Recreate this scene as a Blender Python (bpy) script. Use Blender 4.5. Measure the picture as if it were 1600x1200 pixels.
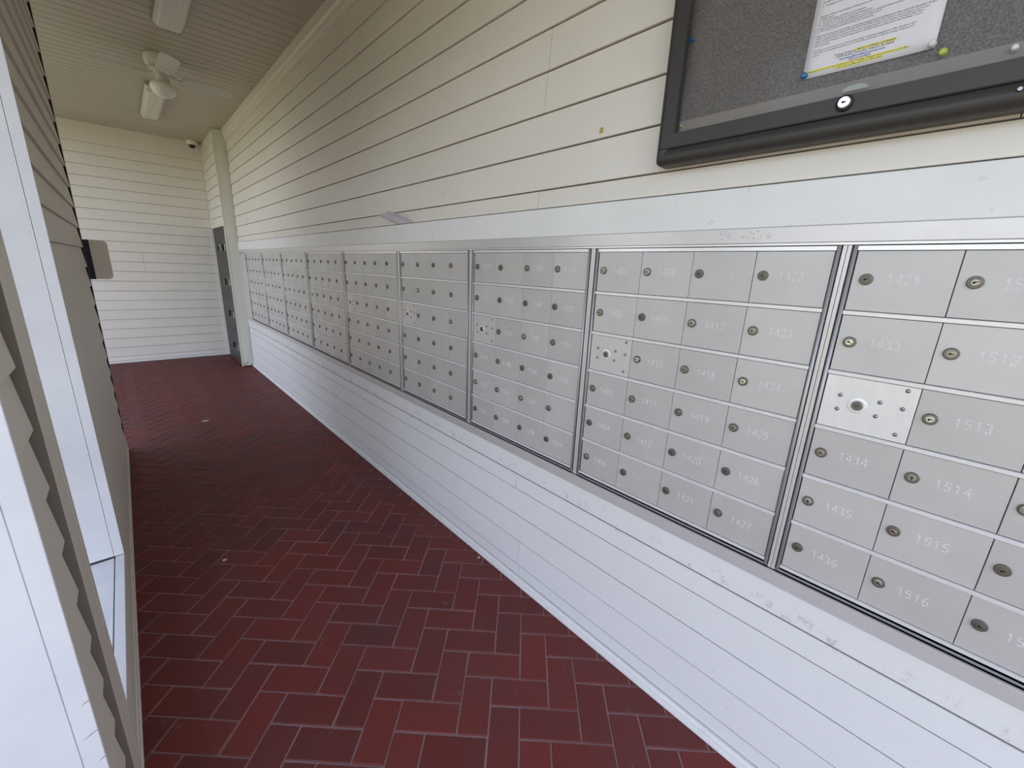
import bpy, bmesh, math, random
from math import pi, sin, cos, radians
from mathutils import Vector, Matrix, Euler

random.seed(7)
for o in list(bpy.data.objects):
    bpy.data.objects.remove(o)
sc = bpy.context.scene
col = sc.collection

# ------------------------------------------------------------------ camera
cam_data = bpy.data.cameras.new('camera')
cam = bpy.data.objects.new('camera', cam_data)
col.objects.link(cam)
cam.location = (-1.2163, 0.0, 1.4742)
cam.rotation_euler = (1.3050, -0.0399, -0.7358)
cam_data.sensor_width = 36.0
cam_data.lens = 647.89 / 1600 * 36.0
cam_data.clip_start = 0.02
cam_data.clip_end = 200
sc.camera = cam

# ------------------------------------------------------------------ world, sun, exposure
w = bpy.data.worlds.new('sky')
sc.world = w
w.use_nodes = True
nt = w.node_tree
bg = nt.nodes['Background']
sky = nt.nodes.new('ShaderNodeTexSky')
sky.sky_type = 'NISHITA'
sky.sun_disc = False
sky.sun_elevation = radians(52)
sky.sun_rotation = radians(60)
sky.dust_density = 3.0
sky.air_density = 1.0
sky.ozone_density = 1.0
hs = nt.nodes.new('ShaderNodeHueSaturation')
hs.inputs['Saturation'].default_value = 0.70
nt.links.new(sky.outputs[0], hs.inputs['Color'])
tint = nt.nodes.new('ShaderNodeMix'); tint.data_type = 'RGBA'; tint.blend_type = 'MULTIPLY'
tint.inputs[0].default_value = 1.0; tint.inputs[7].default_value = (1.06, 0.985, 0.975, 1)   # white balance of the shot
nt.links.new(hs.outputs[0], tint.inputs[6])
nt.links.new(tint.outputs[2], bg.inputs['Color'])
bg.inputs['Strength'].default_value = 0.30

sd = bpy.data.lights.new('sun', 'SUN')
sd.energy = 1.6
sd.angle = radians(0.6)
sd.color = (1.0, 0.95, 0.86)
sun = bpy.data.objects.new('sun', sd)
col.objects.link(sun)
# the sun stands high behind the mailbox wall, so it never shines into the passage
sun.rotation_euler = Vector((0.62, 0.25, 0.95)).to_track_quat('Z', 'Y').to_euler()

sc.view_settings.view_transform = 'Standard'
sc.view_settings.look = 'None'
sc.view_settings.gamma = 1.0
sc.view_settings.use_curve_mapping = False
sc.view_settings.exposure = 1.45
sc.cycles.max_bounces = 14
sc.cycles.diffuse_bounces = 8


def portal(loc, rot, sx, sy):
    ld = bpy.data.lights.new('sky_portal', 'AREA')
    ld.shape = 'RECTANGLE'
    ld.size, ld.size_y = sx, sy
    ld.cycles.is_portal = True
    lo = bpy.data.objects.new('sky_portal', ld)
    lo.location, lo.rotation_euler = loc, rot
    col.objects.link(lo)


portal((-1.62, 1.72, 1.38), (0, -pi / 2, 0), 2.2, 0.95)      # window opening in the left wall
portal((-2.62, 5.95, 1.5), (0, -pi / 2, 0), 3.0, 3.9)        # side bay at the far end
portal((-1.70, 0.04, 1.5), (0, -pi / 2, 0), 3.0, 1.86)       # left of the entrance
portal((-0.7, -0.93, 1.5), (pi / 2, 0, 0), 2.0, 3.0)         # entrance


# ------------------------------------------------------------------ helpers
def tag(o, label=None, cat=None, group=None, kind=None):
    if label: o['label'] = label
    if cat: o['category'] = cat
    if group: o['group'] = group
    if kind: o['kind'] = kind
    return o


def link(name, me, mats=None, parent=None):
    if mats is not None:
        for m in (mats if isinstance(mats, (list, tuple)) else [mats]):
            me.materials.append(m)
    o = bpy.data.objects.new(name, me)
    col.objects.link(o)
    if parent is not None:
        o.parent = parent
    return o


def inst(name, me, parent=None, loc=(0, 0, 0), rot=None):
    o = bpy.data.objects.new(name, me)
    col.objects.link(o)
    o.parent = parent
    o.location = loc
    if rot: o.rotation_euler = rot
    return o


def empty(name, loc=(0, 0, 0), rot=(0, 0, 0)):
    o = bpy.data.objects.new(name, None)
    o.empty_display_size = 0.1
    o.location, o.rotation_euler = loc, rot
    col.objects.link(o)
    return o


class MB:
    """collects simple solids, then becomes ONE mesh"""
    def __init__(self):
        self.v, self.f, self.m, self.s = [], [], [], []

    def add(self, vs, fs, mi=0, smooth=False):
        n = len(self.v)
        self.v += [tuple(p) for p in vs]
        for f in fs:
            self.f.append(tuple(i + n for i in f)); self.m.append(mi); self.s.append(smooth)
        return self

    def box(self, x0, x1, y0, y1, z0, z1, mi=0):
        vs = [(x, y, z) for x in (x0, x1) for y in (y0, y1) for z in (z0, z1)]
        return self.add(vs, [(0, 1, 3, 2), (4, 6, 7, 5), (0, 4, 5, 1), (2, 3, 7, 6), (0, 2, 6, 4), (1, 5, 7, 3)], mi)

    def prism(self, prof, conv, u0, u1, mi=0, smooth=False):
        """prof: closed 2-D profile; conv(u, a, b) -> xyz"""
        n = len(prof)
        vs = [conv(u0, a, b) for a, b in prof] + [conv(u1, a, b) for a, b in prof]
        fs = [(i, (i + 1) % n, n + (i + 1) % n, n + i) for i in range(n)]
        self.add(vs, fs, mi, smooth)
        self.add(vs, [tuple(range(n))[::-1], tuple(range(n, 2 * n))], mi)
        return self

    def lathe(self, prof, origin, axis='z', seg=24, mi=0, smooth=True, sx=1.0):
        """prof: list of (radius, height) along axis"""
        vs, fs = [], []
        for r, h in prof:
            for k in range(seg):
                a = 2 * pi * k / seg
                p, q = r * cos(a) * sx, r * sin(a)
                if axis == 'z': c = (p, q, h)
                elif axis == 'x': c = (h, p, q)
                else: c = (p, h, q)
                vs.append((origin[0] + c[0], origin[1] + c[1], origin[2] + c[2]))
        for i in range(len(prof) - 1):
            for k in range(seg):
                k2 = (k + 1) % seg
                fs.append((i * seg + k, i * seg + k2, (i + 1) * seg + k2, (i + 1) * seg + k))
        self.add(vs, fs, mi, smooth)
        self.add(vs, [tuple(range(seg))[::-1], tuple((len(prof) - 1) * seg + k for k in range(seg))], mi)
        return self

    def tube(self, pts, r, seg=8, mi=0):
        rings = []
        for i, p in enumerate(pts):
            p = Vector(p)
            d = (Vector(pts[min(i + 1, len(pts) - 1)]) - Vector(pts[max(i - 1, 0)])).normalized()
            a = d.orthogonal().normalized(); b = d.cross(a)
            rings += [tuple(p + r * (cos(2 * pi * k / seg) * a + sin(2 * pi * k / seg) * b)) for k in range(seg)]
        fs = [(i * seg + k, i * seg + (k + 1) % seg, (i + 1) * seg + (k + 1) % seg, (i + 1) * seg + k)
              for i in range(len(pts) - 1) for k in range(seg)]
        self.add(rings, fs, mi, True)
        n = len(pts)
        self.add(rings, [tuple(range(seg)), tuple((n - 1) * seg + k for k in range(seg))], mi)
        return self

    def mesh(self, name='mesh', bevel=0, segs=1):
        me = bpy.data.meshes.new(name)
        me.from_pydata(self.v, [], self.f)
        me.polygons.foreach_set('material_index', self.m)
        me.polygons.foreach_set('use_smooth', self.s)
        bm = bmesh.new(); bm.from_mesh(me)
        bmesh.ops.remove_doubles(bm, verts=bm.verts, dist=1e-6)
        bmesh.ops.recalc_face_normals(bm, faces=bm.faces)
        if bevel:
            es = [e for e in bm.edges if len(e.link_faces) == 2 and e.calc_face_angle(0) > 0.5]
            bmesh.ops.bevel(bm, geom=es, offset=bevel, segments=segs, affect='EDGES', profile=0.5)
        bm.to_mesh(me); bm.free()
        return me

    def build(self, name, mats, parent=None, bevel=0, segs=1):
        return link(name, self.mesh(name, bevel, segs), mats, parent)


# ------------------------------------------------------------------ materials
def mat(name, color, rough=0.5, metal=0.0, color2=None, scale=8.0, amt=0.5, bump=0.0, bscale=60.0,
        specks=None, stretch=None, rvar=0.0, per_obj=0.0, spec=0.5, detail=5, streak=None, per_obj_hue=None, band=None):
    m = bpy.data.materials.new(name)
    m.use_nodes = True
    n, l = m.node_tree.nodes, m.node_tree.links
    b = n['Principled BSDF']
    b.inputs['Base Color'].default_value = (*color, 1)
    b.inputs['Roughness'].default_value = rough
    b.inputs['Metallic'].default_value = metal
    b.inputs['Specular IOR Level'].default_value = spec
    geo = n.new('ShaderNodeNewGeometry')
    vec = geo.outputs['Position']
    if stretch:
        mp = n.new('ShaderNodeMapping'); mp.inputs['Scale'].default_value = stretch
        l.new(vec, mp.inputs['Vector']); vec = mp.outputs[0]
    out = None
    def ramp(src, p0, p1, c0, c1):
        r = n.new('ShaderNodeValToRGB'); l.new(src, r.inputs[0])
        r.color_ramp.elements[0].position, r.color_ramp.elements[1].position = p0, p1
        r.color_ramp.elements[0].color, r.color_ramp.elements[1].color = c0, c1
        return r.outputs[0]
    def mix(fac, a, bb, blend='MIX'):
        x = n.new('ShaderNodeMix'); x.data_type = 'RGBA'; x.blend_type = blend
        if isinstance(fac, float): x.inputs[0].default_value = fac
        else: l.new(fac, x.inputs[0])
        for s, v in ((6, a), (7, bb)):
            if isinstance(v, tuple): x.inputs[s].default_value = (*v, 1) if len(v) == 3 else v
            else: l.new(v, x.inputs[s])
        return x.outputs[2]
    if color2:
        t = n.new('ShaderNodeTexNoise'); t.inputs['Scale'].default_value = scale
        t.inputs['Detail'].default_value = detail; t.inputs['Roughness'].default_value = 0.65
        l.new(vec, t.inputs['Vector'])
        fac = ramp(t.outputs['Fac'], 0.5 - 0.32 * amt, 0.5 + 0.42 * amt + 0.08, (0, 0, 0, 1), (1, 1, 1, 1))
        out = mix(fac, color, color2)
    if streak:
        c3, sc3, th = streak
        t = n.new('ShaderNodeTexNoise'); t.inputs['Scale'].default_value = sc3
        t.inputs['Detail'].default_value = 8; t.inputs['Roughness'].default_value = 0.75
        mp = n.new('ShaderNodeMapping'); mp.inputs['Scale'].default_value = (1, 1, 1.8); mp.inputs['Location'].default_value = (3, 7, 1)
        l.new(geo.outputs['Position'], mp.inputs['Vector']); l.new(mp.outputs[0], t.inputs['Vector'])
        fac = ramp(t.outputs['Fac'], th, th + 0.10, (0, 0, 0, 1), (1, 1, 1, 1))
        out = mix(fac, out or color, c3)
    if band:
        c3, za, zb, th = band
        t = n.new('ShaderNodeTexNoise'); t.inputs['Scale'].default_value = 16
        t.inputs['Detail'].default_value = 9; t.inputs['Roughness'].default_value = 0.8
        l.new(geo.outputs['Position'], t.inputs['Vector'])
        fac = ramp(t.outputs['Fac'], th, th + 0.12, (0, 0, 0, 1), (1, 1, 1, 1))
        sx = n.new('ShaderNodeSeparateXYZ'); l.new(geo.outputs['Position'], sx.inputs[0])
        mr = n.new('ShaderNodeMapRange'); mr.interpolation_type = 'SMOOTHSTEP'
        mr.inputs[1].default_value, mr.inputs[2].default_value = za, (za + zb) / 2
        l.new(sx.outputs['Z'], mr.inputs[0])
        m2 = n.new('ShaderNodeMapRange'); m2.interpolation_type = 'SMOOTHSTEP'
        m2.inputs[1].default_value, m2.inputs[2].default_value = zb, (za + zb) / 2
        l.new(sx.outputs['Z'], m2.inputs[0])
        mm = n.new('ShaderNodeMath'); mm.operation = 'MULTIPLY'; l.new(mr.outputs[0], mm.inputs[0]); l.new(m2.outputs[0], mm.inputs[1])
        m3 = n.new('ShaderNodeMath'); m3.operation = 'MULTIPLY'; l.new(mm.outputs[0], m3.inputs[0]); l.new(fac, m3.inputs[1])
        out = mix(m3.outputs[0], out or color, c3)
    if specks:
        c3, sc3, th = specks
        v = n.new('ShaderNodeTexVoronoi'); v.inputs['Scale'].default_value = sc3
        l.new(geo.outputs['Position'], v.inputs['Vector'])
        t = n.new('ShaderNodeTexNoise'); t.inputs['Scale'].default_value = 2.3
        l.new(geo.outputs['Position'], t.inputs['Vector'])
        s1 = n.new('ShaderNodeMath'); s1.operation = 'LESS_THAN'; s1.inputs[1].default_value = th
        l.new(v.outputs['Distance'], s1.inputs[0])
        s2 = n.new('ShaderNodeMath'); s2.operation = 'GREATER_THAN'; s2.inputs[1].default_value = 0.56
        l.new(t.outputs['Fac'], s2.inputs[0])
        s3 = n.new('ShaderNodeMath'); s3.operation = 'MULTIPLY'
        l.new(s1.outputs[0], s3.inputs[0]); l.new(s2.outputs[0], s3.inputs[1])
        out = mix(s3.outputs[0], out or color, c3)
    if per_obj:
        oi = n.new('ShaderNodeObjectInfo')
        v1 = 1 - per_obj
        g = ramp(oi.outputs['Random'], 0, 1, (v1, v1, v1, 1), (1 + per_obj, 1 + per_obj, 1 + per_obj, 1))
        if per_obj_hue:
            g = ramp(oi.outputs['Random'], 0, 1, (*[v1 * q for q in per_obj_hue], 1), (1 + per_obj,) * 3 + (1,))
        out = mix(1.0, out or color, g, 'MULTIPLY')
    if out: l.new(out, b.inputs['Base Color'])
    if rvar:
        t = n.new('ShaderNodeTexNoise'); t.inputs['Scale'].default_value = scale * 1.7
        l.new(vec, t.inputs['Vector'])
        mr = n.new('ShaderNodeMapRange'); mr.inputs[3].default_value = rough - rvar; mr.inputs[4].default_value = rough + rvar
        l.new(t.outputs['Fac'], mr.inputs[0]); l.new(mr.outputs[0], b.inputs['Roughness'])
    if bump:
        t = n.new('ShaderNodeTexNoise'); t.inputs['Scale'].default_value = bscale; t.inputs['Detail'].default_value = 4
        l.new(vec, t.inputs['Vector'])
        bp = n.new('ShaderNodeBump'); bp.inputs['Strength'].default_value = bump; bp.inputs['Distance'].default_value = 0.002
        l.new(t.outputs['Fac'], bp.inputs['Height']); l.new(bp.outputs[0], b.inputs['Normal'])
    return m


VINYL = mat('white_vinyl', (0.77, 0.72, 0.65), 0.42, color2=(0.70, 0.645, 0.565), scale=1.6, amt=0.9,
            specks=((0.30, 0.25, 0.20), 46, 0.045), streak=((0.52, 0.48, 0.42), 9, 0.645), bump=0.12, bscale=35, rvar=0.06)
VINYL_LOW = mat('skylit_vinyl_low', (0.76, 0.755, 0.74), 0.40, color2=(0.70, 0.69, 0.67), scale=1.8, amt=0.9,
                specks=((0.30, 0.26, 0.24), 40, 0.06), band=((0.40, 0.38, 0.37), 0.545, 0.640, 0.535), streak=((0.50, 0.49, 0.48), 8, 0.645), bump=0.12, bscale=35, rvar=0.06)  # same vinyl as VINYL, with its cooler skylit tone put into the colour
VINYL_SHADE = mat('shaded_vinyl_left', (0.66, 0.61, 0.52), 0.5, color2=(0.60, 0.55, 0.46), scale=2.2, amt=0.9, bump=0.1, bscale=40)  # same vinyl again, the left wall's shade put into a darker colour
TRIM = mat('white_trim', (0.80, 0.79, 0.76), 0.45, color2=(0.70, 0.69, 0.66), scale=5, amt=0.9,
           streak=((0.42, 0.38, 0.34), 12, 0.62), specks=((0.22, 0.2, 0.18), 60, 0.05), bump=0.15, bscale=50)
JAMB = mat('painted_jamb', (0.76, 0.76, 0.78), 0.45, color2=(0.60, 0.61, 0.63), scale=3.2, amt=0.7, detail=7,
           specks=((0.3, 0.3, 0.3), 90, 0.03), bump=0.2, bscale=70)
SHADECRACK = mat('shade_and_crack_brown', (0.17, 0.14, 0.11), 0.9)
DARKGAP = mat('dark_gap', (0.02, 0.018, 0.016), 0.9)  # shade inside the channel gaps, put into the colour
CEIL = mat('ceiling_vinyl', (0.53, 0.48, 0.395), 0.5, color2=(0.46, 0.415, 0.34), scale=1.4, amt=0.8)
BRICK = mat('red_painted_brick', (0.160, 0.020, 0.014), 0.56, spec=0.30, color2=(0.095, 0.036, 0.035), scale=2.6, amt=0.7,
            specks=((0.40, 0.28, 0.27), 210, 0.10), streak=((0.24, 0.12, 0.11), 11, 0.62), bump=0.55, bscale=140, rvar=0.10,
            per_obj=0.16, per_obj_hue=(1.0, 1.25, 1.3))
MORTAR = mat('mortar', (0.30, 0.18, 0.18), 0.75, color2=(0.13, 0.06, 0.055), scale=1.9, amt=0.7, bump=0.5, bscale=200)
ALU = mat('aluminium_door', (0.56, 0.535, 0.51), 0.45, 0.25, color2=(0.49, 0.465, 0.435), scale=7, amt=0.9,
          specks=((0.22, 0.20, 0.19), 70, 0.035), bump=0.12, bscale=220, rvar=0.08, per_obj=0.05)
ALUBRIGHT = mat('aluminium_rail', (0.88, 0.86, 0.85), 0.32, 0.35, color2=(0.76, 0.74, 0.73), scale=20, amt=0.9)
ALUDARK = mat('aluminium_bar', (0.42, 0.41, 0.40), 0.42, 0.4)
ALUFRAME = mat('aluminium_surround', (0.66, 0.63, 0.61), 0.36, 0.35, color2=(0.58, 0.55, 0.52), scale=9, amt=0.9,
               streak=((0.38, 0.36, 0.34), 30, 0.68), bump=0.08, bscale=120)
ALUPLATE = mat('master_plate_dull', (0.62, 0.59, 0.56), 0.42, 0.25, color2=(0.55, 0.52, 0.49), scale=14, amt=0.9, stretch=(1, 3, 0.6))
PLATE = mat('master_plate', (0.80, 0.77, 0.75), 0.36, 0.25, color2=(0.68, 0.65, 0.62), scale=14, amt=0.9, stretch=(1, 3, 0.6))
LOCKFACE = mat('lock_brass', (0.42, 0.38, 0.30), 0.35, 0.8, color2=(0.30, 0.27, 0.21), scale=60, amt=1.0)
LOCKDARK = mat('lock_tarnished', (0.20, 0.185, 0.14), 0.45, 0.7, color2=(0.13, 0.12, 0.09), scale=60, amt=1.0)
LOCKCHROME = mat('lock_chrome', (0.72, 0.71, 0.69), 0.25, 0.9)
LOCKRIM = mat('lock_rim', (0.16, 0.145, 0.12), 0.45, 0.7)
BLACK = mat('black', (0.008, 0.008, 0.008), 0.6)
RIVET = mat('rivet', (0.30, 0.29, 0.28), 0.3, 0.9)
DIGIT = mat('punched_metal', (0.96, 0.95, 0.94), 0.35, 0.1)
DIGITDIM = mat('punched_metal_worn', (0.74, 0.73, 0.71), 0.4, 0.2)
BOARDFRAME = mat('bronze_board_frame', (0.046, 0.042, 0.037), 0.42, 0.0, bump=0.05, bscale=200, spec=0.35)
PAPER = mat('paper', (0.84, 0.80, 0.82), 0.65)
ENVELOPE = mat('grey_paper', (0.80, 0.77, 0.82), 0.6, color2=(0.68, 0.65, 0.70), scale=30, amt=0.9)
INK = mat('ink', (0.07, 0.06, 0.07), 0.7)
INKBLUE = mat('blue_ink', (0.20, 0.24, 0.50), 0.7)
HILITE = mat('yellow_highlighter', (0.86, 0.78, 0.12), 0.6)
PINBLUE = mat('blue_plastic', (0.02, 0.16, 0.38), 0.25)
PINGREEN = mat('lime_plastic', (0.50, 0.56, 0.05), 0.3)
PINCLEAR = mat('clear_pin_plastic', (0.78, 0.76, 0.74), 0.15)
WHITEPL = mat('white_plastic', (0.74, 0.71, 0.64), 0.32)
FANWHITE = mat('fan_enamel', (0.68, 0.67, 0.61), 0.25, color2=(0.60, 0.58, 0.52), scale=14, amt=0.9)
BLADE = mat('fan_blade_white', (0.58, 0.56, 0.49), 0.45, color2=(0.52, 0.50, 0.43), scale=9, amt=0.8)
DIFFUSER = mat('prismatic_diffuser', (0.72, 0.69, 0.60), 0.28, color2=(0.65, 0.62, 0.53), scale=9, amt=0.8)
FIXRIM = mat('fixture_rim', (0.40, 0.37, 0.31), 0.45)
TAUPE = mat('taupe_box', (0.72, 0.64, 0.54), 0.55)
LOCKER = mat('locker_steel', (0.060, 0.060, 0.054), 0.5, 0.1, color2=(0.034, 0.034, 0.030), scale=6, amt=1.0)
LOCKERKEY = mat('brass_key', (0.55, 0.42, 0.16), 0.35, 0.9)
LENS = mat('camera_lens', (0.01, 0.01, 0.012), 0.08)
SHADECRACK = mat('shade_and_crack_brown', (0.17, 0.14, 0.11), 0.9)  # brown for painted shade behind the siding ends and for caulk cracks
SHADEBACK = mat('shade_backing', (0.10, 0.085, 0.07), 0.9)  # dark colour paints the shadow lines in siding and ceiling gaps
COLUMN = mat('column_wrap', (0.70, 0.68, 0.60), 0.4, color2=(0.63, 0.61, 0.53), scale=2, amt=0.9, streak=((0.5, 0.47, 0.4), 7, 0.7))
GOLD = mat('gold_sticker', (0.42, 0.30, 0.07), 0.45, 0.3, color2=(0.62, 0.50, 0.18), scale=150, amt=0.6)
LEAF = mat('dry_leaf', (0.55, 0.47, 0.33), 0.6)
GRASS = mat('grass_outside', (0.15, 0.17, 0.065), 0.9, color2=(0.20, 0.20, 0.09), scale=3, amt=0.8)
PAVE = mat('paving_outside', (0.30, 0.255, 0.22), 0.85, color2=(0.24, 0.205, 0.18), scale=4, amt=0.8)


def fabric_mat():
    m = bpy.data.materials.new('woven_grey_fabric'); m.use_nodes = True
    n, l = m.node_tree.nodes, m.node_tree.links
    b = n['Principled BSDF']; b.inputs['Roughness'].default_value = 0.9
    geo = n.new('ShaderNodeNewGeometry')
    w1 = n.new('ShaderNodeTexWave'); w1.bands_direction = 'Y'; w1.inputs['Scale'].default_value = 150; w1.inputs['Distortion'].default_value = 1.5
    w2 = n.new('ShaderNodeTexWave'); w2.bands_direction = 'Z'; w2.inputs['Scale'].default_value = 150; w2.inputs['Distortion'].default_value = 1.5
    t = n.new('ShaderNodeTexNoise'); t.inputs['Scale'].default_value = 260; t.inputs['Detail'].default_value = 3
    for q in (w1, w2, t): l.new(geo.outputs['Position'], q.inputs['Vector'])
    a = n.new('ShaderNodeMath'); a.operation = 'MULTIPLY'
    l.new(w1.outputs['Fac'], a.inputs[0]); l.new(w2.outputs['Fac'], a.inputs[1])
    c = n.new('ShaderNodeMath'); c.operation = 'MULTIPLY_ADD'; c.inputs[1].default_value = 0.5
    l.new(a.outputs[0], c.inputs[0]); l.new(t.outputs['Fac'], c.inputs[2])
    r = n.new('ShaderNodeValToRGB'); l.new(c.outputs[0], r.inputs[0])
    r.color_ramp.elements[0].position = 0.35; r.color_ramp.elements[0].color = (0.085, 0.075, 0.070, 1)
    r.color_ramp.elements[1].position = 1.0; r.color_ramp.elements[1].color = (0.28, 0.25, 0.23, 1)
    l.new(r.outputs[0], b.inputs['Base Color'])
    bp = n.new('ShaderNodeBump'); bp.inputs['Strength'].default_value = 0.4; bp.inputs['Distance'].default_value = 0.001
    l.new(c.outputs[0], bp.inputs['Height']); l.new(bp.outputs[0], b.inputs['Normal'])
    return m


FABRIC = fabric_mat()
PALESTRIP = mat('pale_strip', (0.30, 0.265, 0.24), 0.8, color2=(0.23, 0.20, 0.185), scale=220, amt=1.0)
GLASS = bpy.data.materials.new('acrylic_pane'); GLASS.use_nodes = True
_n, _l = GLASS.node_tree.nodes, GLASS.node_tree.links
_b = _n['Principled BSDF']
_b.inputs['Transmission Weight'].default_value = 1.0
_b.inputs['Roughness'].default_value = 0.0
_b.inputs['IOR'].default_value = 1.14
_b.inputs['Base Color'].default_value = (1, 1, 1, 1)
OPAL = mat('opal_bowl', (0.72, 0.69, 0.60), 0.22)

ZC = 3.044          # ceiling height
XL = -1.404         # inner face of the left wall
YB = 7.93           # back wall
YCOL = 6.84         # front face of the boxed column
XA = -0.125         # face of the alcove section beyond the column

# ------------------------------------------------------------------ floor
U = 0.103
A0, B0 = -1.6495, 0.1604
UV, VV = Vector((0.719, -0.695)), Vector((0.695, 0.719))
floor = MB().box(-1.574, 0.11, -0.9, 4.222, -0.09, -0.0035).box(-2.6, 0.11, 4.222, 8.02, -0.09, -0.0035).build('floor', MORTAR)
tag(floor, kind='structure')


def clip(poly, f):
    out = []
    for i in range(len(poly)):
        a, b = poly[i], poly[(i + 1) % len(poly)]
        fa, fb = f(a), f(b)
        if fa >= 0: out.append(a)
        if (fa >= 0) != (fb >= 0):
            t = fa / (fa - fb); out.append((a[0] + (b[0] - a[0]) * t, a[1] + (b[1] - a[1]) * t))
    return out


def area(p):
    return 0.5 * abs(sum(p[i][0] * p[(i + 1) % len(p)][1] - p[(i + 1) % len(p)][0] * p[i][1] for i in range(len(p))))


def brick_solid(mb, poly, dz=(0, 0, 0)):
    n = len(poly)
    cx = sum(p[0] for p in poly) / n; cy = sum(p[1] for p in poly) / n
    def top(x, y): return dz[0] + dz[1] * (x - cx) + dz[2] * (y - cy)
    inner = []
    for x, y in poly:
        d = math.hypot(x - cx, y - cy); k = max(0.0, 1 - 0.0045 / max(d, 1e-4))
        inner.append((cx + (x - cx) * k, cy + (y - cy) * k))
    vs = [(x, y, -0.045) for x, y in poly] + [(x, y, -0.0025 + top(x, y)) for x, y in poly] + [(x, y, top(x, y)) for x, y in inner]
    fs = [(i, (i + 1) % n, n + (i + 1) % n, n + i) for i in range(n)]
    fs += [(n + i, n + (i + 1) % n, 2 * n + (i + 1) % n, 2 * n + i) for i in range(n)]
    fs.append(tuple(2 * n + i for i in range(n)))
    mb.add(vs, fs)


BL, BW = 2 * U - 0.0065, U - 0.0065
variants = []
for k in range(6):
    mb = MB()
    j = lambda: random.uniform(-0.0012, 0.0012)
    q = [(-BL / 2 + j(), -BW / 2 + j()), (BL / 2 + j(), -BW / 2 + j()), (BL / 2 + j(), BW / 2 + j()), (-BL / 2 + j(), BW / 2 + j())]
    brick_solid(mb, q, (random.uniform(-0.001, 0.0), random.uniform(-.006, .006), random.uniform(-.008, .008)))
    me = mb.mesh('brick'); me.materials.append(BRICK); variants.append(me)

XMIN, XMAX, YMIN, YMAX = -1.3885, -0.006, -0.88, 7.90
cands = []
for i in range(-140, 70):
    for j in range(-60, 90):
        k = (i + j) % 4
        if k == 0: ca, cb, hor = A0 + (i + 1) * U, B0 + (j + .5) * U, True
        elif k == 2: ca, cb, hor = A0 + (i + .5) * U, B0 + (j + 1) * U, False
        else: continue
        c = UV * ca + VV * cb
        if not (-2.7 < c.x < 0.12 and YMIN - .15 < c.y < YMAX + .15): continue
        hl, hw = BL / 2, BW / 2
        du, dv = (hl, hw) if hor else (hw, hl)
        poly = [tuple(c + UV * a * du + VV * b * dv) for a, b in ((-1, -1), (1, -1), (1, 1), (-1, 1))]
        full = poly
        left = XMIN if c.y < 4.22 else -2.55
        for f in (lambda p: XMAX - p[0], lambda p: p[0] - left, lambda p: p[1] - YMIN, lambda p: YMAX - p[1]):
            if poly: poly = clip(poly, f)
        if len(poly) < 3 or area(poly) < 0.0004: continue
        clipped = area(poly) < area(full) - 1e-6
        vis = c.y > 0.0
        d = (Vector((c.x, c.y, 0)) - cam.location).length
        # bricks in front of the frame's lower edge or hidden behind the left wall come last
        inview = c.y > 0.12 + 0.8 * max(0, -c.x - 0.0) and not (c.y > 4.1 and c.x < -1.45)
        cands.append((not inview, d, c, hor, poly if clipped else None))
cands.sort(key=lambda t: (t[0], t[1]))
far = MB()
for n_, (hid, d, c, hor, poly) in enumerate(cands):
    if n_ < 300:
        if poly is None:
            o = inst('brick', variants[random.randrange(6)], floor, (c.x, c.y, 0), (0, 0, math.atan2(UV.y, UV.x) + (0 if hor else pi / 2)))
        else:
            mb = MB(); brick_solid(mb, [(p[0] - c.x, p[1] - c.y) for p in poly])
            me = mb.mesh('brick'); me.materials.append(BRICK)
            inst('brick', me, floor, (c.x, c.y, 0))
    else:
        if poly is None:
            du, dv = (BL / 2, BW / 2) if hor else (BW / 2, BL / 2)
            poly = [tuple(c + UV * a * du + VV * b * dv) for a, b in ((-1, -1), (1, -1), (1, 1), (-1, 1))]
        brick_solid(far, poly, (random.uniform(-.001, .0003), random.uniform(-.006, .006), random.uniform(-.006, .006)))
tag(far.build('brick_paving', BRICK, floor), kind='stuff')

# ------------------------------------------------------------------ siding
def wedge(name, parent, m, conv, u0, u1, z0, z1, tb, tt, gap=0.0036):
    """one clapboard course: thick at its lower lip, thin at the top; conv(u, depth, z)"""
    prof = [(0, z0 + gap), (tb * 0.96, z0 + gap), (tb, z0 + gap + 0.0016), (tb * 0.98, z0 + gap + 0.006), (tt, z1), (0, z1)]
    mb = MB().prism(prof, conv, u0, u1)
    return mb.build(name, m, parent)


def right_face(x): return lambda u, d, z: (x - d, u, z)
def left_face(x): return lambda u, d, z: (x + d, u, z)
def back_face(y): return lambda u, d, z: (u, y - d, z)


def courses(parent, m, conv, u0, u1, edges, joints, tb=0.012, tt=0.003, gap=0.0036):
    for i in range(len(edges) - 1):
        js = sorted(j for j in joints.get(i, []) if u0 < j < u1)
        us = [u0] + js + [u1]
        for a, b in zip(us[:-1], us[1:]):
            e = 0.0007 * ((us.index(a)) % 2)
            wedge('siding_plank', parent, m, conv, a + (0.0010 if a != u0 else 0), b - (0.0010 if b != u1 else 0),
                  edges[i], edges[i + 1], tb + e, tt + e, gap)


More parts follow.
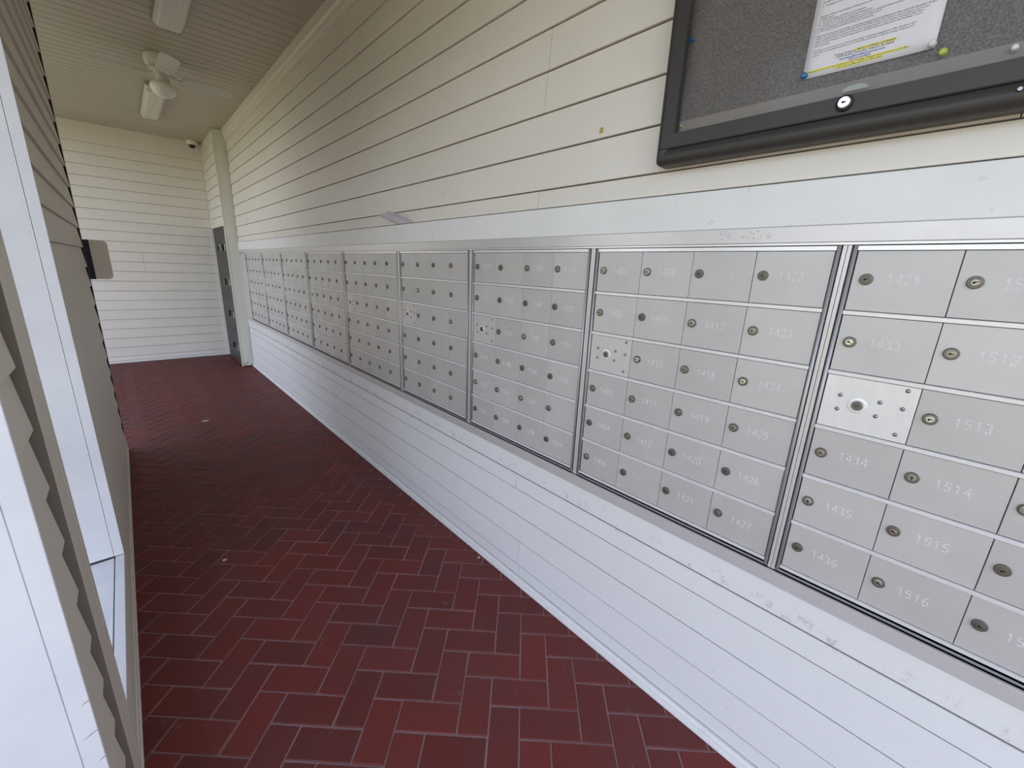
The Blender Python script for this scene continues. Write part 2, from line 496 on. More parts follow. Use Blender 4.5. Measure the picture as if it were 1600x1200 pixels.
# right wall (mailbox wall): backing leaves a hole for the mailboxes
MY0, MY1 = -0.62, 6.53
wr = MB().box(0.0, 0.12, -0.9, YB + .1, 1.606, ZC).box(0.0, 0.12, -0.9, YB + .1, 0, 0.664)
wr.box(0.0, 0.12, -0.9, MY0, 0.664, 1.606).box(0.0, 0.12, MY1, YB + .1, 0.664, 1.606)
wall_right = tag(wr.build('wall_right', SHADEBACK), kind='structure')
up = [1.703, 1.768, 1.896, 2.023, 2.153, 2.281, 2.409, 2.534, 2.661, 2.787, 2.912]
rf = right_face(0.0)
courses(wall_right, VINYL, rf, -0.9, YCOL - 0.022, up,
        {0: [1.198, 3.68, 4.9], 1: [0.02, 3.679], 2: [0.02, 3.678], 3: [1.192, 4.75], 4: [1.180, 4.744], 5: [2.958],
         6: [2.953], 7: [4.737], 8: [4.698], 9: [2.924]})
low = [0.042, 0.100, 0.231, 0.363, 0.495, 0.570]
courses(wall_right, VINYL_LOW, rf, -0.9, YCOL - 0.022, low,
        {0: [1.204], 1: [1.215, 4.76], 2: [-.6], 3: [4.0], 4: [1.25, 4.84]}, tb=0.0062, tt=0.0048, gap=0.0044)
# trims of the right wall
t = MB()
for a, b in ((-0.9, 1.4655), (1.4665, 5.1), (5.101, YCOL - 0.003)):
    t.box(-0.0165, 0.0, a, b, 1.604, 1.703)
tag(t.build('trim_1', TRIM, bevel=0.0015), kind='structure')
t = MB()
for a, b in ((-0.9, 4.17), (4.171, YCOL - 0.003)):
    t.box(-0.0062, 0.0, a, b, 0.5755, 0.668)
tag(t.build('trim_2', VINYL_LOW, bevel=0.0012), kind='structure')
# crown moulding of stacked steps
t = MB().prism([(0, 2.912), (0.014, 2.912), (0.016, 2.938), (0.022, 2.942), (0.026, 2.972), (0.036, 2.984), (0.040, ZC), (0, ZC)],
               rf, -0.9, YCOL - 0.003)
tag(t.build('trim_3', VINYL), kind='structure')
# starter strip along the floor
t = MB().prism([(0, 0.0), (0.020, 0.0), (0.020, 0.009), (0.0145, 0.011), (0.0145, 0.017), (0.018, 0.019), (0.018, 0.030), (0.013, 0.033), (0.013, 0.0420), (0, 0.0420)],
               rf, -0.9, YCOL - 0.003)
tag(t.build('baseboard_right', TRIM), kind='structure')
# end channel where siding meets the column
t = MB().box(-0.017, 0, YCOL - 0.0028, YCOL, 0, ZC).box(-0.003, 0, YCOL - 0.021, YCOL - 0.0028, 1.703, 2.912, 1).box(-0.003, 0, YCOL - 0.021, YCOL - 0.0028, 0.042, 0.57, 1)
tag(t.build('trim_4', [TRIM, DARKGAP]), kind='structure')

# boxed column and alcove section beyond it
t = MB().box(-0.137, -0.001, YCOL + 0.001, YCOL + 0.012, 0.012, ZC - 0.004)
t.box(-0.146, -0.137, YCOL - 0.004, YCOL + 0.03, 0.0, ZC - 0.01)
t.box(-0.133, -0.001, YCOL + 0.012, YCOL + 0.05, 0.012, ZC - 0.004)
colm = tag(t.build('trim_5', COLUMN, bevel=0.002), kind='structure')
for yy, zz in ((-0.118, 0.035), (-0.02, 0.03), (-0.085, 0.05)):
    MB().box(yy - 0.006, yy + 0.006, YCOL - 0.001, YCOL + 0.001, zz - 0.007, zz + 0.007).build('chipped_hole', BLACK, colm)
LY0, LY1, LZ0, LZ1 = 6.895, 7.63, 0.02, 1.885
t = MB().box(XA, -0.002, YCOL + 0.052, YB, LZ1 + 0.002, ZC).box(XA, -0.002, LY1 + .002, YB, 0, LZ1 + 0.002)
t.box(XA, -0.002, YCOL + 0.052, LY0 - .002, 0, LZ1 + 0.002)
wall_alc = tag(t.build('wall_alcove', SHADEBACK), kind='structure')
courses(wall_alc, VINYL, right_face(XA), YCOL + 0.054, YB - 0.03, [1.90 + 0.1275 * k for k in range(9)] + [ZC - 0.002], {}, 0.011, 0.003)
t = MB().box(XA - 0.020, XA, YB - 0.028, YB - 0.008, 0.0, ZC - 0.01)
tag(t.build('trim_6', TRIM), kind='structure')

# back wall
wb = MB().box(-2.6, 0.12, YB, YB + 0.1, 0, ZC)
wall_back = tag(wb.build('wall_back', SHADEBACK), kind='structure')
be = [0.030] + [0.088 + 0.1299 * k for k in range(21)] + [2.816]
courses(wall_back, VINYL, back_face(YB), -2.6, XA - 0.022, be, {10: [-0.98], 11: [-0.98]}, 0.012, 0.003)
tag(MB().box(-2.6, XA - 0.022, YB - 0.020, YB, 2.8185, ZC).build('trim_7', VINYL), kind='structure')
tag(MB().box(-2.6, XA - 0.022, YB - 0.014, YB, 0.0, 0.031).build('baseboard_back', TRIM), kind='structure')

# ------------------------------------------------------------------ left wall
WY0, WY1 = 1.337, 2.20      # opening
SZ = 0.248
TW = 0.17                   # wall thickness
xo = XL - TW
lw = MB()
lw.box(xo, XL - .0, 1.003, WY0 - 0.012, 0, ZC)
lw.box(xo, XL - .0, WY1 + 0.012, 4.215, 0, ZC)
lw.box(xo, XL - .0, WY0 - 0.012, WY1 + 0.012, 0, SZ - 0.02)
lw.box(xo, XL - .0, WY0 - 0.012, WY1 + 0.012, 2.55, ZC)
wall_left = tag(lw.build('wall_left', SHADEBACK), kind='structure')
lf = left_face(XL)
le = [0.127] + [0.2535 + 0.1258 * k for k in range(22)] + [ZC - 0.001]
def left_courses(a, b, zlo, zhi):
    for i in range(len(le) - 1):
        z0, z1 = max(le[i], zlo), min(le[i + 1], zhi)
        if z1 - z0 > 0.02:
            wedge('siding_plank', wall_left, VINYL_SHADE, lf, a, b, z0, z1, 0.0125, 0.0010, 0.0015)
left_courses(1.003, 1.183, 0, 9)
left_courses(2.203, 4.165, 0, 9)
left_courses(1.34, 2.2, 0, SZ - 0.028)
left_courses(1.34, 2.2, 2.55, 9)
# lower starter: ribbed strip
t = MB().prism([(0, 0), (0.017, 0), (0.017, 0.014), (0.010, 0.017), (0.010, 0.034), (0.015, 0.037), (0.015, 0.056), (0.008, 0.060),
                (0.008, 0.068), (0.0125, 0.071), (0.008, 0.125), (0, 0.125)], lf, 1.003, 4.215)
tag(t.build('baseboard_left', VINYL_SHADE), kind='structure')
# corner channels at the opening and at the far end
t = MB().box(XL + 0.0005, XL + 0.020, 1.205, 1.300, 0.080, ZC - 0.002).box(XL + 0.0005, XL + 0.0185, 1.3005, 1.3035, 0.080, ZC - 0.002).box(XL + 0.0005, XL + 0.020, 1.304, 1.3355, 0.080, ZC - 0.002)
t.box(XL - 0.06, XL + .0005, 1.326, 1.3365, SZ + 0.001, 2.549)
t.box(XL, XL + 0.0015, 1.184, 1.2, 0.127, ZC - 0.002, 1).box(XL + .0005, XL + 0.0195, 1.2, 1.2049, 0.127, ZC - 0.002, 1)  # brown strips paint the shade behind the sawtooth siding ends
tag(t.build('trim_8', [VINYL_SHADE, SHADECRACK]), kind='structure')
t = MB().box(XL, XL + 0.013, 4.199, 4.222, 0.126, ZC - 0.002).box(XL, XL + 0.002, 4.166, 4.199, 0.127, ZC - 0.002, 1)
t.box(xo - .005, XL + 0.013, 4.216, 4.222, 0, ZC - 0.002).box(XL + .002, XL + 0.0128, 4.196, 4.1989, 0.127, ZC - 0.002, 1)
tag(t.build('trim_9', [VINYL_SHADE, DARKGAP]), kind='structure')
# near end casing: two boards facing the entrance
t = MB().box(-1.4190, -1.3885, 0.992, 1.0025, 0, ZC - 0.002)
t10 = tag(t.build('trim_10', JAMB, bevel=0.001), kind='structure')
for (xa, za, xb, zb_) in ((-1.4010, 0.6270, -1.3888, 0.6330), (-1.4120, 0.5460, -1.3888, 0.5560), (-1.4000, 0.4780, -1.3888, 0.4840)):
    pts = [(xa, za), ((xa + xb) / 2, (za + zb_) / 2 - .0004), (xb, zb_ - .0004), (xb, zb_ + .0010), ((xa + xb) / 2, (za + zb_) / 2 + .0014)]
    MB().prism(pts, lambda u, p, q: (p, u, q), 0.9917, 0.9925).build('caulk_crack', SHADECRACK, t10)
t = MB().box(xo - 0.01, -1.4215, 0.994, 1.0025, 0, ZC - 0.002)
t.box(-1.4213, -1.4192, 0.996, 1.0025, 0, ZC - 0.002)
tag(t.build('trim_11', JAMB, bevel=0.0006), kind='structure')
# window opening: jamb boards, casing edge and sloping sill boards
win = empty('window_1', (XL, (WY0 + WY1) / 2, SZ)); tag(win, kind='structure')
def wpart(name, mb, m, bevel=0.0):
    o = mb.build(name, m, None, bevel=bevel)
    o.parent = win; o.matrix_parent_inverse = Matrix.Translation(-win.location)
    return o
wpart('jamb_board', MB().box(xo - .02, -1.4205, WY1, WY1 + 0.011, SZ + 0.002, 2.549), JAMB, 0.0006)
wpart('jamb_casing', MB().box(-1.4190, -1.3885, WY1 - 0.002, WY1 + 0.0025, SZ + 0.002, 2.549), JAMB, 0.0006)
wpart('jamb_board', MB().box(xo - .02, XL - 0.0625, WY0 - 0.011, WY0, SZ + 0.002, 2.549), JAMB, 0.0006)
sl = lambda x: SZ - 0.004 + (x - XL) * 0.03
wpart('sill_board', MB().add([(x, y, z) for x, zz in ((xo - .03, sl(xo)), (-1.4210, sl(XL - .02))) for y in (WY0 + .0005, WY1 - .0025) for z in (SZ - 0.0195, zz)],
      [(0, 1, 3, 2), (4, 6, 7, 5), (0, 4, 5, 1), (2, 3, 7, 6), (0, 2, 6, 4), (1, 5, 7, 3)]), JAMB, 0.001)
wpart('sill_casing', MB().box(-1.4165, -1.3885, WY0 + .0005, WY1 - .0025, SZ - 0.0195, SZ), JAMB, 0.001)
wpart('head_board', MB().box(xo - .02, XL + 0.003, WY0 + .0005, WY1 - .0025, 2.535, 2.549), JAMB, 0.001)

# ------------------------------------------------------------------ ceiling
cb = MB().box(-2.62, 0.12, -0.9, YB + .1, ZC + 0.009, ZC + 0.10)
ceiling = tag(cb.build('ceiling', SHADEBACK), kind='structure')
P = 0.1028
y0 = 4.573 - 60 * P
k = 0
while y0 + k * P < YB:
    a = y0 + k * P; b = min(a + P, YB); k += 1
    if a < -0.9: continue
    prof = [(a + .0045, ZC + .009), (a + .0045, ZC + .003), (a + .0075, ZC), (a + .05, ZC - .0006), (b - .005, ZC), (b - .002, ZC + .003), (b - .002, ZC + .009)]
    mb = MB().prism(prof, lambda u, p, q: (u, p, q), -2.6, 0.0)
    mb.build('ceiling_board', CEIL, ceiling)

# ------------------------------------------------------------------ surroundings outside the passage
def setting(name, mb, m):
    return tag(mb.build(name, m), kind='structure')
setting('roof', MB().box(-2.9, 3.2, -1.15, YB + 1.2, ZC + 0.12, ZC + 0.30), CEIL)
setting('wall_outside', MB().box(3.0, 3.12, -0.9, YB + 1.0, -0.1, ZC + 0.1).box(0.14, 3.0, -0.9, -0.8, -0.1, ZC + .1).box(0.14, 3.0, YB + .9, YB + 1.0, -0.1, ZC + .1), VINYL)
setting('ground_paving', MB().box(-4.2, 0.14, -6.0, -0.91, -0.12, -0.02).box(-4.2, -1.575, -0.91, 4.15, -0.12, -0.02).box(-4.2, -2.61, 4.15, 9.5, -0.12, -0.02), PAVE)
setting('ground_grass', MB().box(-40, -4.21, -40, 40, -0.13, -0.03).box(-4.2, 40, -40, -6.01, -0.13, -0.03), GRASS)

# ------------------------------------------------------------------ mailboxes
ZB = 0.7327
RZ = [0.816, 0.6862, 0.5471, 0.4091, 0.2742, 0.1392, 0.0]
RAIL = 0.0105

SEG = {
    '0': [[(0, 0), (1, 0), (1, 1), (0, 1), (0, 0)]],
    '1': [[(0.15, 0.75), (0.55, 1), (0.55, 0)]],
    '2': [[(0, 0.8), (0.3, 1), (0.8, 1), (1, 0.7), (0, 0), (1, 0)]],
    '3': [[(0, 0.95), (0.5, 1), (0.95, 0.8), (0.5, 0.53), (1, 0.25), (0.5, 0), (0, 0.08)]],
    '4': [[(0.8, 0), (0.8, 1), (0, 0.35), (1, 0.35)]],
    '5': [[(1, 1), (0.1, 1), (0.05, 0.58), (0.6, 0.62), (1, 0.32), (0.55, 0), (0, 0.08)]],
    '6': [[(0.9, 0.95), (0.4, 1), (0, 0.5), (0.1, 0), (0.8, 0), (1, 0.3), (0.6, 0.55), (0.05, 0.45)]],
    '7': [[(0, 1), (1, 1), (0.35, 0)]],
    '8': [[(0.5, 0.53), (0.05, 0.8), (0.5, 1), (0.95, 0.8), (0.5, 0.53), (0, 0.22), (0.5, 0), (1, 0.22), (0.5, 0.53)]],
    '9': [[(0.95, 0.6), (0.4, 0.45), (0, 0.75), (0.4, 1), (0.95, 0.9), (0.9, 0.3), (0.4, 0)]],
}


def number_mesh(s, rnd):
    """number punched as short strokes in the door face (raised burrs)"""
    mb = MB()
    W, Hh, sp = 0.0098, 0.0190, 0.0142
    for ci, ch in enumerate(s):
        for line in SEG[ch]:
            for (a, b) in zip(line[:-1], line[1:]):
                p0 = Vector((a[0] * W + ci * sp, a[1] * Hh)); p1 = Vector((b[0] * W + ci * sp, b[1] * Hh))
                L = (p1 - p0).length; n = max(1, int(L / 0.0036))
                d = (p1 - p0).normalized(); nn = Vector((-d.y, d.x))
                for q in range(n):
                    s0 = p0 + d * (L * (q + 0.10) / n) + nn * rnd.uniform(-.0004, .0004); s1 = p0 + d * (L * (q + 0.80) / n)
                    hw = 0.00085
                    c = (s0 + s1) / 2
                    P4 = [s0 + nn * hw, s0 - nn * hw, s1 - nn * hw, s1 + nn * hw]
                    vs = [(0.0002, -p.x, p.y) for p in P4] + [(-0.0012, -c.x, c.y)]
                    mb.add(vs, [(0, 1, 4), (1, 2, 4), (2, 3, 4), (3, 0, 4), (0, 3, 2, 1)])
    return mb.mesh('number')


def lock_mesh(face, plug, r=0.0122, ang=0.3):
    mb = MB()
    mb.lathe([(r, 0.001), (r, -0.0035), (r * .93, -0.0048), (r * .84, -0.0048)], (0, 0, 0), 'x', 22, 0)
    mb.lathe([(r * .84, 0), (r * .84, -0.0040), (r * .60, -0.0050)], (0, 0, 0), 'x', 22, 1)
    mb.lathe([(r * .55, -0.0045), (r * .55, -0.0060), (r * .48, -0.0068)], (0, 0, 0), 'x', 18, 2)
    # keyhole: slot and round
    mb.lathe([(r * .20, -0.0062), (r * .20, -0.0071)], (0, r * .12, 0), 'x', 8, 3)
    mb.box(-0.0071, -0.0062, -r * .42, r * .1, -r * .075, r * .075, 3)
    me = mb.mesh('lock')
    for m in (LOCKRIM, face, plug, BLACK): me.materials.append(m)
    return me


LOCKS = [lock_mesh(LOCKFACE, LOCKFACE), lock_mesh(LOCKDARK, LOCKDARK), lock_mesh(LOCKCHROME, LOCKFACE),
         lock_mesh(LOCKDARK, LOCKFACE), lock_mesh(LOCKFACE, LOCKCHROME)]
LWEIGHT = [0, 0, 3, 3, 1, 1, 4, 2]


def door_mesh(wd, hd):
    g = 0.0007
    mb = MB().box(-0.0025, 0.002, -wd + g, -g, -hd + g, -g)
    me = mb.mesh('door', bevel=0.0007)
    me.materials.append(ALU)
    return me


dcache = {}
def get_door(wd, hd):
    key = (round(wd, 4), round(hd, 4))
    if key not in dcache: dcache[key] = door_mesh(wd, hd)
    return dcache[key]


rivet_me = MB().lathe([(0.0046, 0.0), (0.0044, -0.0015), (0.0030, -0.0030), (0.001, -0.0034)], (0, 0, 0), 'x', 12, 0).mesh('rivet')
rivet_me.materials.append(RIVET)
ring_mb = MB().lathe([(0.0180, 0.0), (0.0180, -0.0012), (0.0172, -0.0016), (0.0120, -0.0010)], (0, 0, 0), 'x', 28, 0)
ring_mb.lathe([(0.0114, 0.0), (0.0114, -0.0030), (0.0100, -0.0040)], (0, 0, 0), 'x', 22, 1)
ring_mb.lathe([(0.0085, -0.0038), (0.0085, -0.0055), (0.0078, -0.0060)], (0, 0, 0), 'x', 18, 2)
ring_mb.box(-0.0064, -0.0055, -0.0040, 0.0040, -0.0010, 0.0010, 3)
ring_me = ring_mb.mesh('arrow_lock')
for m in (ALUBRIGHT, RIVET, LOCKRIM, BLACK): ring_me.materials.append(m)

digit_cache = {}
def mailbox_unit(yL, yR, ncol, label, numbers=None, plate=True, seed=0, bright=False):
    """yL: far edge (left in the picture), yR: near edge. Local frame: y runs towards the far end, origin at the near bottom corner"""
    rnd = random.Random(seed)
    t = empty('mailbox_unit', (0, yR, ZB))
    tag(t, label, 'mailbox unit', 'recessed mailbox units in the wall')
    Wm = yL - yR
    wd = Wm / ncol
    MB().box(0.006, 0.30, -0.010, Wm + 0.010, -0.018, 0.830).build('body', BLACK, t)
    # frame: round bars left and right, head and foot rail
    fr = MB()
    for yy in (-0.0055, Wm + 0.0055):
        fr.lathe([(0.0042, -0.018), (0.0042, 0.828)], (-0.0045, yy, 0), 'z', 10, 0)
        fr.box(0.001, 0.006, yy - 0.0078, yy + 0.0078, -0.018, 0.828, 2)
    fr.box(-0.0070, 0.006, -0.001, Wm + 0.001, 0.8165, 0.8260, 1)
    fr.box(-0.0070, 0.006, -0.001, Wm + 0.001, -0.0090, -0.0008, 1)
    fr.build('frame', [ALUDARK, ALUBRIGHT, BLACK], t, bevel=0.0)
    # horizontal rails between the rows
    for r in range(1, 6):
        MB().prism([(-0.001, RZ[r] - RAIL), (-0.0062, RZ[r] - RAIL + .001), (-0.0066, RZ[r] - .002), (-0.0050, RZ[r] - .0006), (0.004, RZ[r] - .0006), (0.004, RZ[r] - RAIL)],
                   lambda u, a, b: (a, u, b), -0.0005, Wm + 0.0005).build('rail', ALUBRIGHT, t)
    for c in range(ncol):
        for r in range(6):
            zt = RZ[r] - (RAIL if r else 0.0); zb = RZ[r + 1]
            yl = Wm - c * wd
            hd = zt - zb
            if plate and c == 0 and r == 2:
                p = inst('master_lock_plate', get_door(wd, hd).copy(), t, (-0.001, yl, zt))
                p.data.materials.clear(); p.data.materials.append(PLATE if bright else ALUPLATE)
                tag(p, 'riveted plate with a master lock')
                s = wd / 0.1645
                inst('arrow_lock', ring_me, p, (-0.0026, -0.068 * s, -0.0635))
                for (ry, rz) in ((0.033, -0.046), (0.033, -0.080), (0.105, -0.046), (0.104, -0.079), (0.144, -0.051), (0.144, -0.010), (0.144, -0.1105)):
                    inst('rivet', rivet_me, p, (-0.0025, -ry * s, rz))
                continue
            d = inst('door', get_door(wd, hd), t, (rnd.uniform(-.0008, .0004), yl, zt), (0, 0, rnd.uniform(-.004, .004)))
            lk = rnd.choice(LWEIGHT)
            inst('lock', LOCKS[lk], d, (-0.0025, -0.0240 - rnd.uniform(-.001, .002), -hd / 2 + 0.004 + rnd.uniform(-.001, .001)), (rnd.choice((0, 0, pi, 0.4, -0.3, pi * .5)), 0, 0))
            if numbers and numbers[c] and numbers[c][r]:
                s_ = numbers[c][r]
                me = number_mesh(s_, rnd); me.materials.append(DIGIT if bright or rnd.random() < 0.85 else DIGITDIM)
                inst('number', me, d, (-0.00245, -0.060 - rnd.uniform(-.003, .004), -hd / 2 - 0.0055 + rnd.uniform(-.002, .003)))
    return t


def seq(a, n=6): return [str(a + i) for i in range(n)]
def seqp(a): return [str(a), str(a + 1), None, str(a + 2), str(a + 3), str(a + 4)]
G = 0.0405
mailbox_unit(0.2006, -0.4574, 4, 'mailbox unit nearest the camera, doors numbered 1428 to 1516, cut by the right edge', bright=True, seed=3,
             numbers=[['1428', '1433', None, '1434', '1435', '1436'], seq(1511), seq(1517), seq(1523)])
mailbox_unit(0.8993, 0.2413, 4, 'mailbox unit with doors 1401 to 1427, second from the right under the board', seed=11,
             numbers=[seqp(1401), seq(1408), seq(1416), seq(1422)])
mailbox_unit(1.6019, 0.9455, 4, 'mailbox unit third from the right with greenish doors, four columns', seed=5,
             numbers=[seqp(1332), seq(1337), seq(1343), seq(1349)])
mailbox_unit(2.3105, 1.6525, 4, 'mailbox unit fourth from the right, the last one with four columns', seed=9)
mailbox_unit(3.1679, 2.3570, 5, 'mailbox unit fifth from the right, first with five narrow columns', seed=21)
mailbox_unit(4.0100, 3.2130, 5, 'mailbox unit sixth from the right, below the bare wall left of the folded paper', seed=22)
mailbox_unit(4.8290, 4.0560, 5, 'mailbox unit third from the white column', seed=23)
mailbox_unit(5.6224, 4.8750, 5, 'mailbox unit second from the white column', seed=24)
mailbox_unit(6.4886, 5.6684, 5, 'farthest mailbox unit, right beside the white boxed column', seed=25)

# metal surround: head rail, foot ledge and the strips between units
sur = empty('mailbox_surround', (0, MY0, 0.664))
tag(sur, 'long silver metal surround framing the row of mailbox units', 'frame')
def spart(name, mb, m, **kw):
    o = mb.build(name, m, None, **kw); o.parent = sur; o.matrix_parent_inverse = Matrix.Translation(-sur.location); return o
spart('head_rail', MB().box(-0.0175, 0.0, MY0, YCOL - .004, 1.5665, 1.6035), ALUFRAME, bevel=0.001)
mb = MB(); rs = random.Random(4)
for q in range(34):
    y = rs.uniform(0.375, 0.505); z = 1.586 + rs.uniform(-.010, .011); L = rs.uniform(.002, .007); a = rs.uniform(-.9, .9)
    dy, dz = L * cos(a), L * sin(a) * .6
    mb.add([(-0.0177, y, z), (-0.0177, y + dy, z + dz), (-0.0177, y + dy, z + dz + .0007), (-0.0177, y, z + .0009), (-0.0174, y, z), (-0.0174, y + dy, z + dz), (-0.0174, y + dy, z + dz + .0007), (-0.0174, y, z + .0009)],
           [(0, 1, 2, 3), (7, 6, 5, 4), (0, 4, 5, 1), (1, 5, 6, 2), (2, 6, 7, 3), (3, 7, 4, 0)])
tag(spart('scratches', mb, LOCKRIM), kind='stuff')
spart('head_lip', MB().box(-0.0125, 0.0, MY0, MY1, 1.5610, 1.5662), ALUBRIGHT)
spart('foot_ledge', MB().box(-0.0175, 0.0, MY0, YCOL - .004, 0.6685, 0.7085), ALUFRAME, bevel=0.001)
spart('foot_lip', MB().box(-0.0100, 0.0, MY0, MY1, 0.7040, 0.7085), ALUBRIGHT)
spart('foot_channel', MB().box(-0.0020, 0.0, MY0, MY1, 0.7085, 0.7140), ALUDARK)
for yR, yL in ((0.2006, 0.2413), (0.8993, 0.9455), (1.6019, 1.6525), (2.3105, 2.3570), (3.1679, 3.2130), (4.0100, 4.0560), (4.8290, 4.8750), (5.6224, 5.6684)):
    m_ = (yR + yL) / 2
    mb = MB().box(-0.0070, 0.0, m_ - 0.0082, m_ - 0.0006, 0.7095, 1.5608).box(-0.0070, 0.0, m_ + 0.0006, m_ + 0.0082, 0.7095, 1.5608).box(-0.0045, 0.0, m_ - .0006, m_ + .0006, 0.7095, 1.5608)
    spart('divider_strip', mb, ALUFRAME, bevel=0.0006)
spart('end_strip', MB().box(-0.010, 0.0, 6.502, YCOL - 0.004, 0.7095, 1.5608), ALUFRAME)
spart('end_strip', MB().box(-0.010, 0.0, MY0, -0.472, 0.7095, 1.5608), ALUFRAME)

# ------------------------------------------------------------------ bulletin board
BY0, BY1, BZ0, BZ1 = -0.62, 0.697, 1.7745, 2.72
board = empty('bulletin_board', (-0.015, (BY0 + BY1) / 2, BZ0))
tag(board, 'dark bronze framed locking bulletin board with grey fabric on the wall', 'bulletin board')
def bpart(name, mb, m, **kw):
    o = mb.build(name, m, None, **kw); o.parent = board; o.matrix_parent_inverse = Matrix.Translation(-board.location); return o


def frame_ring(mb, y0, y1, z0, z1, wd, x0, x1, mi=0, rc=0.0, seg=5, rb=None):
    """rectangular ring with rounded outer corners"""
    def rr(y0, y1, z0, z1, r):
        pts = []
        for cy, cz, a0 in ((y1 - r, z1 - r, 0), (y0 + r, z1 - r, pi / 2), (y0 + r, z0 + r, pi), (y1 - r, z0 + r, 3 * pi / 2)):
            for k in range(seg + 1):
                a = a0 + pi / 2 * k / seg
                pts.append((cy + r * cos(a), cz + r * sin(a)))
        return pts
    rb = rb or min(0.014, wd * .4)
    rings = [(x1, rr(y0, y1, z0, z1, rc + .0001)), (x0 + rb, rr(y0, y1, z0, z1, rc + .0001)), (x0 + rb * .35, rr(y0 + rb * .35, y1 - rb * .35, z0 + rb * .35, z1 - rb * .35, max(rc - rb * .35, .0001))),
             (x0, rr(y0 + rb, y1 - rb, z0 + rb, z1 - rb, max(rc - rb, .0001))), (x0, rr(y0 + wd, y1 - wd, z0 + wd, z1 - wd, .0001)), (x1, rr(y0 + wd, y1 - wd, z0 + wd, z1 - wd, .0001))]
    n = len(rings[0][1]); vs = []
    for x, pts in rings: vs += [(x, p[0], p[1]) for p in pts]
    fs = []
    m = len(rings)
    for i in range(m):
        for k in range(n):
            i2 = (i + 1) % m; k2 = (k + 1) % n
            fs.append((i * n + k, i * n + k2, i2 * n + k2, i2 * n + k))
    mb.add(vs, fs, mi, rb > .005)


mb = MB(); frame_ring(mb, BY0, BY1, BZ0, BZ1, 0.036, -0.064, -0.016, rc=0.016)
bpart('housing', mb, BOARDFRAME)
mb = MB(); frame_ring(mb, BY0 + 0.037, BY1 - 0.0155, BZ0 + 0.0375, BZ1 - 0.037, 0.0365, -0.0665, -0.050, rc=0.001, rb=0.003)
bpart('door_frame', mb, BOARDFRAME)
bpart('backing', MB().box(-0.030, -0.0162, BY0 + 0.02, BY1 - 0.037, BZ0 + 0.037, BZ1 - 0.037), FABRIC)
bpart('pale_strip', MB().box(-0.0312, -0.0301, BY0 + 0.037, BY1 - 0.045, BZ0 + 0.070, BZ0 + 0.110), PALESTRIP)  # paler strip along the bottom of the backing
bpart('pane', MB().box(-0.0545, -0.0525, BY0 + 0.055, BY1 - 0.046, BZ0 + 0.060, BZ1 - 0.060), GLASS)
lk = bpart('board_lock', MB().lathe([(0.0150, 0), (0.0150, -0.004), (0.0125, -0.0060), (0.0118, -0.006)], (-0.0665, 0.272, 1.8335), 'x', 24, 0)
           .lathe([(0.0112, 0), (0.0112, -0.0085), (0.0095, -0.0105)], (-0.0665, 0.272, 1.8335), 'x', 24, 1)
           .box(-0.0774, -0.0768, 0.2685, 0.2755, 1.8322, 1.8348, 2).lathe([(0.0022, -0.0100), (0.0022, -0.0109)], (-0.0665, 0.2735, 1.8335), 'x', 10, 2), [BLACK, LOCKCHROME, BLACK])
lk['label'] = 'round chrome cam lock'
bpart('hinge_screw', MB().lathe([(0.004, 0), (0.003, -0.002)], (-0.066, 0.03, 1.800), 'x', 10, 0), RIVET)

# notice pinned in the board
XP = -0.0322
notice = empty('paper_notice', (XP, 0.264, 1.905))
tag(notice, 'white printed notice with yellow highlighted lines pinned inside the bulletin board', 'paper')
# slightly curled sheet: 0.213 x 0.279
mb = MB(); NU, NV = 10, 12
gv = []
for s_ in (0, 0.0002):
    for j in range(NV + 1):
        for i in range(NU + 1):
            u_, v_ = i / NU, j / NV
            curl = 0.004 * max(0, (u_ - .7) / .3) ** 2 * max(0, 1 - v_ * 3)
            z = v_ * 0.279 - 0.004 * u_ + 0.005
            gv.append((-curl + s_ - 0.0004, 0.106 - u_ * 0.213, z))
n1 = (NU + 1) * (NV + 1)
fs = []
for j in range(NV):
    for i in range(NU):
        a = j * (NU + 1) + i
        fs.append((a, a + 1, a + NU + 2, a + NU + 1)); fs.append((n1 + a, n1 + a + NU + 1, n1 + a + NU + 2, n1 + a + 1))
ring = [i for i in range(NU + 1)] + [j * (NU + 1) + NU for j in range(1, NV + 1)] + [NV * (NU + 1) + i for i in range(NU - 1, -1, -1)] + [j * (NU + 1) for j in range(NV - 1, 0, -1)]
for a, b in zip(ring, ring[1:] + ring[:1]): fs.append((a, a + n1, b + n1, b))
mb.add(gv, fs, 0, True)
mb.build('sheet', PAPER, notice)

TXT = Matrix(((0, 0, -1, 0), (-1, 0, 0, 0), (0, 1, 0, 0), (0, 0, 0, 1)))   # text x -> -y, text y -> z, normal -> -x


def text_mesh(name, lines, m, parent, bold=False):
    """lines: (text, y of its left end, z, size)"""
    verts, faces = [], []
    for s_, y, z, size, width, align in lines:
        cu = bpy.data.curves.new('txt', 'FONT'); cu.body = s_; cu.size = size; cu.align_x = align
        cu.resolution_u = 1
        cu.offset = size * (0.022 if bold else 0.014)
        ob = bpy.data.objects.new('txt', cu); col.objects.link(ob)
        dg = bpy.context.evaluated_depsgraph_get()
        me = bpy.data.meshes.new_from_object(ob.evaluated_get(dg))
        xs = [v.co.x for v in me.vertices]
        sx = 1.0
        if width and xs: sx = width / (max(xs) - min(xs))
        n = len(verts)
        for v in me.vertices: verts.append((0, y - v.co.x * sx, z + v.co.y))
        for p in me.polygons: faces.append(tuple(i + n for i in p.vertices))
        bpy.data.objects.remove(ob); bpy.data.curves.remove(cu); bpy.data.meshes.remove(me)
    me = bpy.data.meshes.new(name); me.from_pydata(verts, [], faces)
    o = link(name, me, m, parent)
    return o


